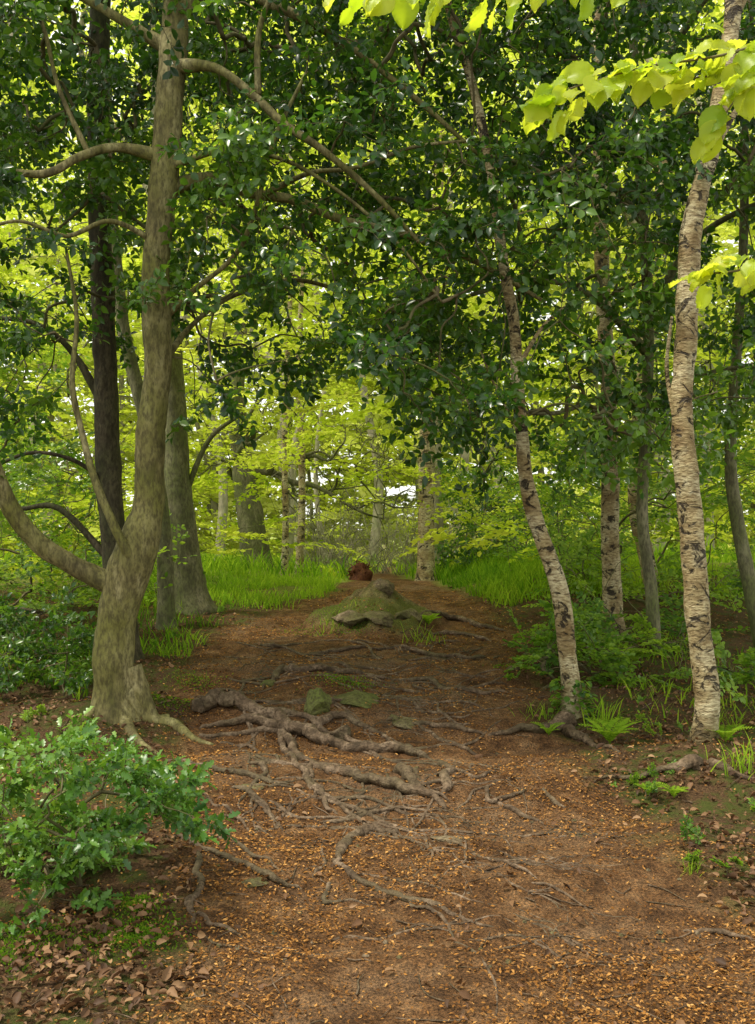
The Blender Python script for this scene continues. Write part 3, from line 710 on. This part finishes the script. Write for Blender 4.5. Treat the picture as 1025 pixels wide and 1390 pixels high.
RT = [
 [(268, 970, 18), (305, 960, 20), (345, 968, 15), (385, 985, 17), (440, 1008, 16), (500, 1020, 14), (545, 1023, 13), (585, 1030, 6)],
 [(272, 990, 6), (320, 982, 9), (370, 986, 12), (400, 992, 9)],
 [(270, 1000, 5), (330, 1000, 7), (375, 996, 8), (395, 990, 6)],
 [(378, 984, 12), (392, 1010, 11), (415, 1035, 11), (455, 1050, 12), (510, 1066, 12), (560, 1078, 12), (610, 1103, 5)],
 [(384, 992, 9), (396, 1030, 8), (418, 1062, 8), (436, 1085, 8), (462, 1116, 3)],
 [(415, 1035, 8), (425, 1060, 7), (430, 1085, 4)],
 [(430, 985, 12), (465, 975, 9), (500, 990, 8), (530, 1010, 4)],
 [(330, 975, 8), (380, 965, 8), (430, 985, 8), (480, 1010, 7), (560, 1020, 3)],
 [(368, 930, 6), (386, 912, 11), (420, 912, 9), (470, 915, 8), (530, 922, 4)],
 [(228, 1034, 5), (290, 1045, 7), (350, 1058, 7), (415, 1070, 3)],
 [(455, 1178, 6), (464, 1155, 13), (485, 1137, 13), (515, 1130, 11), (545, 1130, 4)],
 [(450, 1172, 7), (490, 1198, 8), (545, 1222, 8), (610, 1242, 7), (675, 1264, 3)],
 [(560, 1225, 5), (590, 1240, 5), (625, 1275, 3)], [(475, 1185, 4), (530, 1192, 5), (600, 1215, 4), (640, 1225, 2)],
 [(238, 1132, 4), (285, 1158, 8), (330, 1178, 8), (370, 1195, 9), (415, 1208, 4)],
 [(250, 1110, 3), (300, 1135, 5), (350, 1170, 5), (390, 1185, 3)],
 [(266, 1160, 6), (272, 1190, 9), (264, 1225, 10), (266, 1255, 4)],
 [(262, 1248, 5), (290, 1262, 6), (325, 1272, 3)],
 [(270, 1075, 3), (310, 1100, 5), (350, 1135, 2)], [(340, 1085, 4), (362, 1105, 6), (380, 1125, 3)],
 [(540, 925, 4), (590, 928, 7), (640, 940, 7), (690, 940, 3)],
 [(525, 975, 4), (570, 985, 6), (620, 990, 7), (665, 1000, 3)],
 [(560, 985, 4), (610, 1010, 6), (655, 1030, 3)], [(500, 880, 3), (560, 885, 6), (630, 895, 6), (680, 890, 3)],
 [(570, 838, 4), (610, 842, 7), (650, 852, 7), (690, 858, 3)], [(560, 860, 3), (610, 862, 6), (670, 872, 3)],
 [(545, 1050, 16), (555, 1065, 12), (590, 1085, 4)], [(550, 1060, 10), (575, 1080, 8), (610, 1092, 3)], [(600, 1035, 8), (610, 1060, 12), (600, 1085, 5)],
 [(770, 985, 20), (735, 990, 12), (700, 998, 8), (660, 1005, 4)], [(775, 995, 16), (800, 1012, 8), (835, 1020, 4)],
 [(655, 1085, 5), (690, 1098, 8), (745, 1125, 3)], [(660, 1070, 4), (665, 1090, 6), (700, 1080, 5), (715, 1075, 2)],
 [(740, 1075, 5), (755, 1092, 6), (780, 1105, 2)], [(640, 1160, 3), (690, 1180, 5), (740, 1190, 2)],
 [(945, 1040, 20), (915, 1048, 10), (870, 1055, 6), (800, 1062, 3)], [(965, 1040, 16), (1000, 1055, 7), (1040, 1060, 4)],
 [(920, 1268, 4), (970, 1272, 7), (1030, 1282, 5)], [(420, 890, 4), (460, 885, 6), (500, 880, 3)],
 [(300, 1010, 4), (345, 1020, 5), (385, 1040, 3)], [(600, 1040, 3), (640, 1055, 6), (680, 1050, 3)],
 [(430, 1150, 3), (436, 1175, 5), (425, 1200, 2)], [(445, 1205, 8), (440, 1225, 6), (480, 1230, 4), (520, 1240, 2)],
]
for k, L in enumerate(RT): groot(L, 500+k)
r = np.random.default_rng(44)
def wroot(x, y, ang, Lg, rad, depth=0):
    P = [(x, y, 0, rad*.5)]; n = 7; a0 = ang
    for q_ in range(n):
        ang = ang*.85+a0*.15+r.normal(0, .38); x += math.cos(ang)*Lg/n; y += math.sin(ang)*Lg/n*1.3; P.append((x, y, 0, rad*(1-.8*q_/n)))
    C = lay(crom(np.array(P), 6), int(r.integers(900)), .6, 1.1)
    tube(T, C[:, :3], C[:, 3], 7, bump=.35, bf=22., seed=depth, raw=True)
    if depth < 2 and rad > .006:
        for q_ in (2, 4, 5):
            if r.uniform() < .6: wroot(P[q_][0], P[q_][1], a0+r.choice([-1, 1])*r.uniform(.3, .9), Lg*.6, rad*.65, depth+1)
for k in range(60):
    y = r.uniform(5.0, 10.4); x = r.uniform(np.interp(y, PL_Y, PL_L)+.1, .35); wroot(x, y, r.normal(-.25, .35), r.uniform(.5, 1.3), r.uniform(.008, .018))
for k in range(22):
    y = r.uniform(6.0, 10.5); x = r.uniform(.6, 1.2); wroot(x, y, math.pi+r.normal(.1, .4), r.uniform(.4, 1.0), r.uniform(.007, .014))
for k in range(26):
    y = r.uniform(3.7, 5.4); x = r.uniform(-.8, .9); wroot(x, y, r.normal(-.35, .4), r.uniform(.3, .8), r.uniform(.004, .0095))
T.build('tree_roots', M_root)

# ---------------------------------------------------------------- rocks
def rockpart(mb, loc, sc, seed, rot=0., cuts=9, rough=.10):
    bm = bmesh.new(); bmesh.ops.create_icosphere(bm, subdivisions=5, radius=1.)
    v = np.array([x.co for x in bm.verts]); f = np.array([[q.index for q in p.verts] for p in bm.faces]); bm.free()
    r = np.random.default_rng(seed)
    for k in range(cuts):
        n = nrm(r.normal(0, 1, 3)); dd = r.uniform(.45, .8); s = v@n; ex = np.maximum(s-dd, 0); v = v-ex[:, None]*n*.95
    v = v*(1+rough*2*(fbm(v*2.5+seed, seed)-.5)[:, None]+.12*(fbm(v*8+seed, seed)-.5)[:, None])
    v = v*np.array(sc); c, s = math.cos(rot), math.sin(rot)
    v = np.stack([v[:, 0]*c-v[:, 1]*s, v[:, 0]*s+v[:, 1]*c, v[:, 2]], -1)+np.array(loc)
    mb.add(v, f)
mb = MB()
def hz(x, y, o): return (x, y, float(h0(x, y))+o)
rockpart(mb, hz(.26, 10.90, -.05), (.20, .26, .14), 4, -.4, 12, .25)
rockpart(mb, hz(-.26, 10.75, -.05), (.20, .24, .11), 6, .8, 12, .25)
rockpart(mb, hz(.02, 10.65, -.05), (.18, .22, .12), 9, .2, 12, .25)
rockpart(mb, hz(.06, 11.25, -.08), (.16, .22, .13), 12, .6, 12, .25)
mb.build('stones', M_rock, HUMP)
def rock(a, b, w, hgt, seed, mat=M_rock, name='rock', dp=1.):
    p = G(a, b); s = w/2*p[1]/F; hh = hgt*p[1]/F; mb = MB()
    rockpart(mb, (p[0], p[1]+s*.5*dp, p[2]+hh*.1), (s, s*dp, hh*.8), seed, seed*.7, 12, .22); mb.build(name, mat)
rock(427, 970, 52, 38, 12, M_moss, 'mossy_rock'); rock(475, 958, 95, 20, 13, M_moss, 'mossy_rock'); rock(460, 1006, 36, 28, 14, M_rock)
rock(562, 985, 60, 10, 16); rock(617, 1148, 80, 7, 17, M_rock, 'rock', .5); rock(345, 1072, 40, 6, 18); rock(362, 932, 30, 10, 19, M_moss, 'mossy_rock')
rock(535, 978, 20, 8, 22); rock(340, 1205, 50, 6, 23); rock(700, 912, 24, 8, 25)
mb = MB(); r = np.random.default_rng(14)
for k in range(160):
    y = 3.6*(11/3.6)**r.uniform(); x = r.uniform(np.interp(y, PL_Y, PL_L), np.interp(y, PL_Y, PL_R)); s = r.uniform(.005, .015)
    th = np.arange(6)/6*2*np.pi; v = np.stack([np.cos(th)*s*r.uniform(.7, 1.2, 6), np.sin(th)*s*r.uniform(.7, 1.2, 6), np.zeros(6)], -1)
    v = np.vstack([v, v*.55+[0, 0, s*.55], [[0, 0, s*.6]]])+[x, y, float(h0(x, y))+.004]
    k6 = np.arange(6); mb.add(v, [np.stack([k6, (k6+1) % 6, (k6+1) % 6+6, k6+6], -1), np.stack([k6+6, (k6+1) % 6+6, np.full(6, 12)], -1)])
mb.build('pebbles', M_rock, smooth=False)

mb = MB(); r = np.random.default_rng(2); b = at(490, 795, 17.5); z = float(h0(b[0], b[1]))
tube(mb, [(b[0], b[1], z-.05), (b[0], b[1], z+.16), (b[0]+.03, b[1], z+.28)], [.19, .15, .06], 14, 6, .5, 7, 3)
for k in range(34):
    d = nrm(np.array([r.normal(0, 1), r.normal(0, .5), abs(r.normal(.2, .6))])); p = np.array([b[0], b[1], z+.12]); P = [p]
    for q_ in range(4): d = nrm(d+r.normal(0, .6, 3)); P.append(P[-1]+d*.07)
    tube(mb, P, [.035, .028, .02, .012, .004], 5, 3, .3, 9, k)
mb.build('uprooted_stump', M_red)

# ---------------------------------------------------------------- grass and flakes
bl = np.array([(-.022, 0, 0), (.022, 0, 0), (-.020, .4, .03), (.020, .4, .03), (-.013, .75, .13), (.013, .75, .13), (0, 1, .30)], float)
BLADE = (bl, [np.array([(0, 1, 3, 2), (2, 3, 5, 4)]), np.array([(4, 5, 6)])])
def grass(name, regs, seed, mat=M_grass):
    r = np.random.default_rng(seed); mb = MB()
    for (x0, x1, y0, y1, n, l0, l1, nopath) in regs:
        m = n*3; x = r.uniform(x0, x1, m); y = r.uniform(y0, y1, m)
        k = (n2(x, y, 1.6, seed) > .42) & ((pmask(x, y) < .25) | (not nopath)); x, y = x[k][:n], y[k][:n]
        P = np.stack([x, y, h0(x, y)-.01], -1); az = r.uniform(0, 2*np.pi, len(x)); ln = r.uniform(.1, .7, len(x))
        Y = np.stack([np.cos(az)*ln, np.sin(az)*ln, np.ones(len(x))], -1); Z = np.stack([-np.cos(az), -np.sin(az), ln], -1)*-1
        scat(mb, BLADE[0]*[1.5, 1, 1], BLADE[1], P, Y, Z, r.uniform(l0, l1, len(x))*r.uniform(.6, 1, len(x)), np.clip(.5+(n2(x, y, .8, 5)-.5)*1.2+r.normal(0, .2, len(x)), 0, 1))
    return mb.build(name, mat)
grass('grass', [(-4.0, -.5, 12.6, 16.5, 6500, .12, .24, True), (.9, 4.5, 12.2, 18.5, 10000, .18, .34, True), (-3.0, -1.6, 9.2, 12.8, 1200, .12, .24, True),
    (-9, 9, 17, 34, 11000, .3, .6, True), (1.8, 3.2, 6.8, 11, 700, .1, .22, True), (-3.4, -2.1, 7.4, 9.5, 500, .12, .24, True)], 5)
def tuft(a, b, n, l0, l1, rad, seed):
    r = np.random.default_rng(seed); p = G(a, b); mb = MB()
    x = p[0]+r.normal(0, rad, n); y = p[1]+r.normal(0, rad, n); P = np.stack([x, y, h0(x, y)-.005], -1)
    az = r.uniform(0, 6.28, n); ln = r.uniform(.1, .9, n); Y = np.stack([np.cos(az)*ln, np.sin(az)*ln, np.ones(n)], -1); Z = np.stack([np.cos(az), np.sin(az), -ln], -1)
    scat(mb, BLADE[0], BLADE[1], P, Y, Z, r.uniform(l0, l1, n), np.clip(r.normal(.65, .2, n), 0, 1)); mb.build('grass_tuft', M_grass)
tuft(938, 1185, 26, .05, .13, .03, 1); tuft(1010, 1045, 60, .1, .24, .08, 2); tuft(980, 925, 80, .1, .2, .12, 3); tuft(575, 872, 60, .08, .18, .10, 4); tuft(1000, 985, 40, .08, .18, .08, 5); tuft(820, 985, 50, .1, .25, .05, 6); tuft(740, 975, 50, .06, .14, .08, 7); tuft(450, 850, 50, .08, .16, .10, 9); tuft(380, 825, 70, .1, .2, .2, 10)

def fern(a, b, n, L, seed):
    r = np.random.default_rng(seed); p = G(a, b); mb = MB()
    for k in range(n):
        az = k/n*6.28+r.uniform(0, .6); le = L*r.uniform(.7, 1.1); P = []
        for t in np.linspace(0, 1, 15): P.append(p+np.array([math.cos(az)*le*(.15*t+.55*t*t), math.sin(az)*le*(.15*t+.55*t*t), le*(.95*t-.45*t*t)]))
        P = np.array(P); tube(mb, P, np.linspace(.002, .0006, 15)*L/.25, 4, raw=True, tint=.7)
        for i_ in range(2, 15):
            ax = nrm(P[i_]-P[i_-1]); s = nrm(np.cross(ax, [0, 0, 1.])); w = le*.26*math.sin(math.pi*(.12+.85*(1-i_/15)))**.8
            for sg in (-1, 1):
                scat(mb, DIAM[0]*[.42, 1, 1], DIAM[1], P[i_][None], (s*sg+ax*.35)[None], np.cross(s*sg, ax)[None]*-sg+[[0, 0, .4]], w, np.array([np.clip(r.normal(.6, .15), 0, 1)]))
    mb.build('fern', M_grass)
fern(828, 1012, 8, .26, 1); fern(915, 1085, 6, .14, 2); fern(582, 850, 7, .24, 3); fern(985, 1010, 6, .22, 4); fern(880, 1080, 5, .12, 6); fern(745, 1000, 5, .15, 7)
mb = MB(); r = np.random.default_rng(6); P = []; D = []
for k in range(300):
    y_ = r.uniform(920, 990); cx = np.interp(y_, [870, 925, 975], [768, 774, 780]); c = at(cx, y_, 7.1); az = r.uniform(0, 6.28); rd = R(30, 7.1)+abs(r.normal(0, .035))
    P.append(c+np.array([math.cos(az)*rd, math.sin(az)*rd, 0])); D.append([math.cos(az)*.8, math.sin(az)*.8, r.uniform(-.8, .4)])
scat(mb, OVAL[0]*[1.4, 1, 1], OVAL[1], np.array(P), np.array(D), np.tile([0, 0, 1.], (300, 1))+r.normal(0, .3, (300, 3)), r.uniform(.03, .055, 300), np.clip(r.normal(.5, .2, 300), 0, 1))
mb.build('ivy', M_mid)
P = []
for a_, b_ in [(880, 1075), (905, 1060), (945, 1150), (1000, 1010), (860, 1085), (935, 1180), (700, 925), (690, 915), (1010, 1180), (215, 880), (240, 870), (300, 835), (60, 975), (30, 985), (930, 1000), (900, 1000), (860, 960), (1000, 1100), (120, 1000), (880, 985)]:
    g_ = G(a_, b_)
    for q_ in range(2): P.append(g_+np.array([rng.normal(0, .05), rng.normal(0, .05), .02]))
bush('seedlings', np.array(P), M_mid, OVAL, SP_B, (.04, .10), .022, 90, bases(np.array(P), .1), droop=-.4, tb=.2)

FL = (np.array([(0, 0, 0), (-.22, .45, .10), (0, 1, .02), (.22, .5, .06)], float), DIAM[1])
r = np.random.default_rng(77); n = 135000
y = 2.9*(14.5/2.9)**r.uniform(0, 1, n); x = r.uniform(-.44, .44, n)*y+.05
dn = n2(x, y, 1.7, 55, 4); pmv = pmask(x, y)
k = (r.uniform(0, 1, n) < np.clip((dn-.36)*4.5, .12, 1)) & ((pmv > .3) | (r.uniform(0, 1, n) < .5)); x, y = x[k], y[k]; n = len(x)
P = np.stack([x, y, h0(x, y)+.010+r.uniform(0, .006, n)], -1); az = r.uniform(0, 6.28, n)
mb = MB(); scat(mb, FL[0], FL[1], P, np.stack([np.cos(az), np.sin(az), r.normal(0, .25, n)], -1), np.tile([0, 0, 1.], (n, 1))+r.normal(0, .35, (n, 3)), r.uniform(.007, .021, n)*(.75+y/12), np.clip(r.beta(2, 2, n)+.15*(dn[k]-.4), 0, 1))
mb.build('leaf_litter', M_litter)
n = 36000; y = 3.*(15/3.)**r.uniform(0, 1, n); x = r.uniform(-.48, .48, n)*y; pmv = pmask(x, y); dd = n2(x, y, 2.6, 155, 3)
k = ((r.uniform(0, 1, n) > pmv*1.15) & (r.uniform(0, 1, n) < np.clip((dd-.35)*3.2, .1, 1))) | (r.uniform(0, 1, n) < .03); x, y = x[k], y[k]; n = len(x)
P = np.stack([x, y, h0(x, y)+.010+r.uniform(0, .018, n)], -1); az = r.uniform(0, 6.28, n); mb = MB()
sz = r.uniform(.014, .045, n)*r.choice([.6, 1, 1.25], n)
scat(mb, OVAL[0]*[1., 1, 2.6], OVAL[1], P, np.stack([np.cos(az), np.sin(az), r.normal(0, .4, n)], -1), np.tile([0, 0, 1.], (n, 1))+r.normal(0, .7, (n, 3)), sz, np.clip(r.beta(1.6, 1.8, n), 0, 1))
mb.build('dead_leaves', M_dead)
mb = MB()
for k in range(360):
    y = 3.2*(12/3.2)**r.uniform(); x = r.uniform(-.42, .42)*y; az = r.uniform(0, 6.28); L_ = r.uniform(.04, .25); P = []
    for q_ in range(4): P.append((x, y, float(h0(x, y))+.010)); az += r.normal(0, .3); x += math.cos(az)*L_/3; y += math.sin(az)*L_/3
    tube(mb, P, np.array([1, .9, .8, .5])*r.uniform(.0015, .004), 4, 2)
mb.build('fallen_twigs', M_root)
# cushions of moss at the path edge
r = np.random.default_rng(31); P = []
for a_, b_, rd_, n in [(175, 1275, .10, 1500), (20, 1290, .12, 1200), (190, 1230, .05, 500), (225, 950, .10, 500), (470, 925, .12, 600), (700, 905, .1, 400), (260, 925, .12, 500), (480, 850, .18, 900), (430, 840, .2, 500)]:
    g_ = G(a_, b_); x = g_[0]+r.normal(0, rd_, n); y = g_[1]+r.normal(0, rd_*.8, n); P.append(np.stack([x, y, h0(x, y)+.008], -1))
P = np.vstack(P); n = len(P); mb = MB(); az = r.uniform(0, 6.28, n)
scat(mb, DIAM[0]*[.8, 1, 1], DIAM[1], P, np.stack([np.cos(az), np.sin(az), np.ones(n)], -1), np.stack([-np.sin(az), np.cos(az), .3+0*az], -1), r.uniform(.008, .018, n), np.clip(r.normal(.3, .2, n), 0, 1))
mb.build('moss', M_grass)

# ---------------------------------------------------------------- light, sky, camera
sc = bpy.context.scene
w = bpy.data.worlds.new('World'); sc.world = w; w.use_nodes = True; nt = w.node_tree; nt.nodes.clear()
sun = Vector((-.60, -.15, 1.25)).normalized()
sky = nt.nodes.new('ShaderNodeTexSky'); sky.sky_type = 'NISHITA'; sky.sun_disc = False
sky.sun_elevation = math.asin(sun.z); sky.sun_rotation = math.atan2(sun.x, sun.y); sky.dust_density = 4.; sky.air_density = 1.; sky.ozone_density = 1.
cm = mixc(nt, .85, sky.outputs[0], (11.5, 11.6, 10.4))      # thin bright cloud veil over the blue
bg = nt.nodes.new('ShaderNodeBackground'); bg.inputs[1].default_value = .15; nt.links.new(cm, bg.inputs[0])
o = nt.nodes.new('ShaderNodeOutputWorld'); nt.links.new(bg.outputs[0], o.inputs[0])
ld = bpy.data.lights.new('sun', 'SUN'); ld.energy = 5.; ld.angle = math.radians(10); ld.color = (1., .93, .78)
lo = bpy.data.objects.new('sun', ld); lo.rotation_euler = sun.to_track_quat('Z', 'Y').to_euler(); sc.collection.objects.link(lo)
cd = bpy.data.cameras.new('camera'); cd.sensor_fit = 'HORIZONTAL'; cd.sensor_width = 36; cd.lens = 36*F/1025; cd.clip_end = 500; cd.clip_start = .05
co = bpy.data.objects.new('camera', cd); co.location = (0, 0, CH); co.rotation_euler = (math.pi/2, 0, 0); sc.collection.objects.link(co); sc.camera = co
sc.view_settings.view_transform = 'Standard'; sc.view_settings.look = 'None'; sc.view_settings.exposure = 0
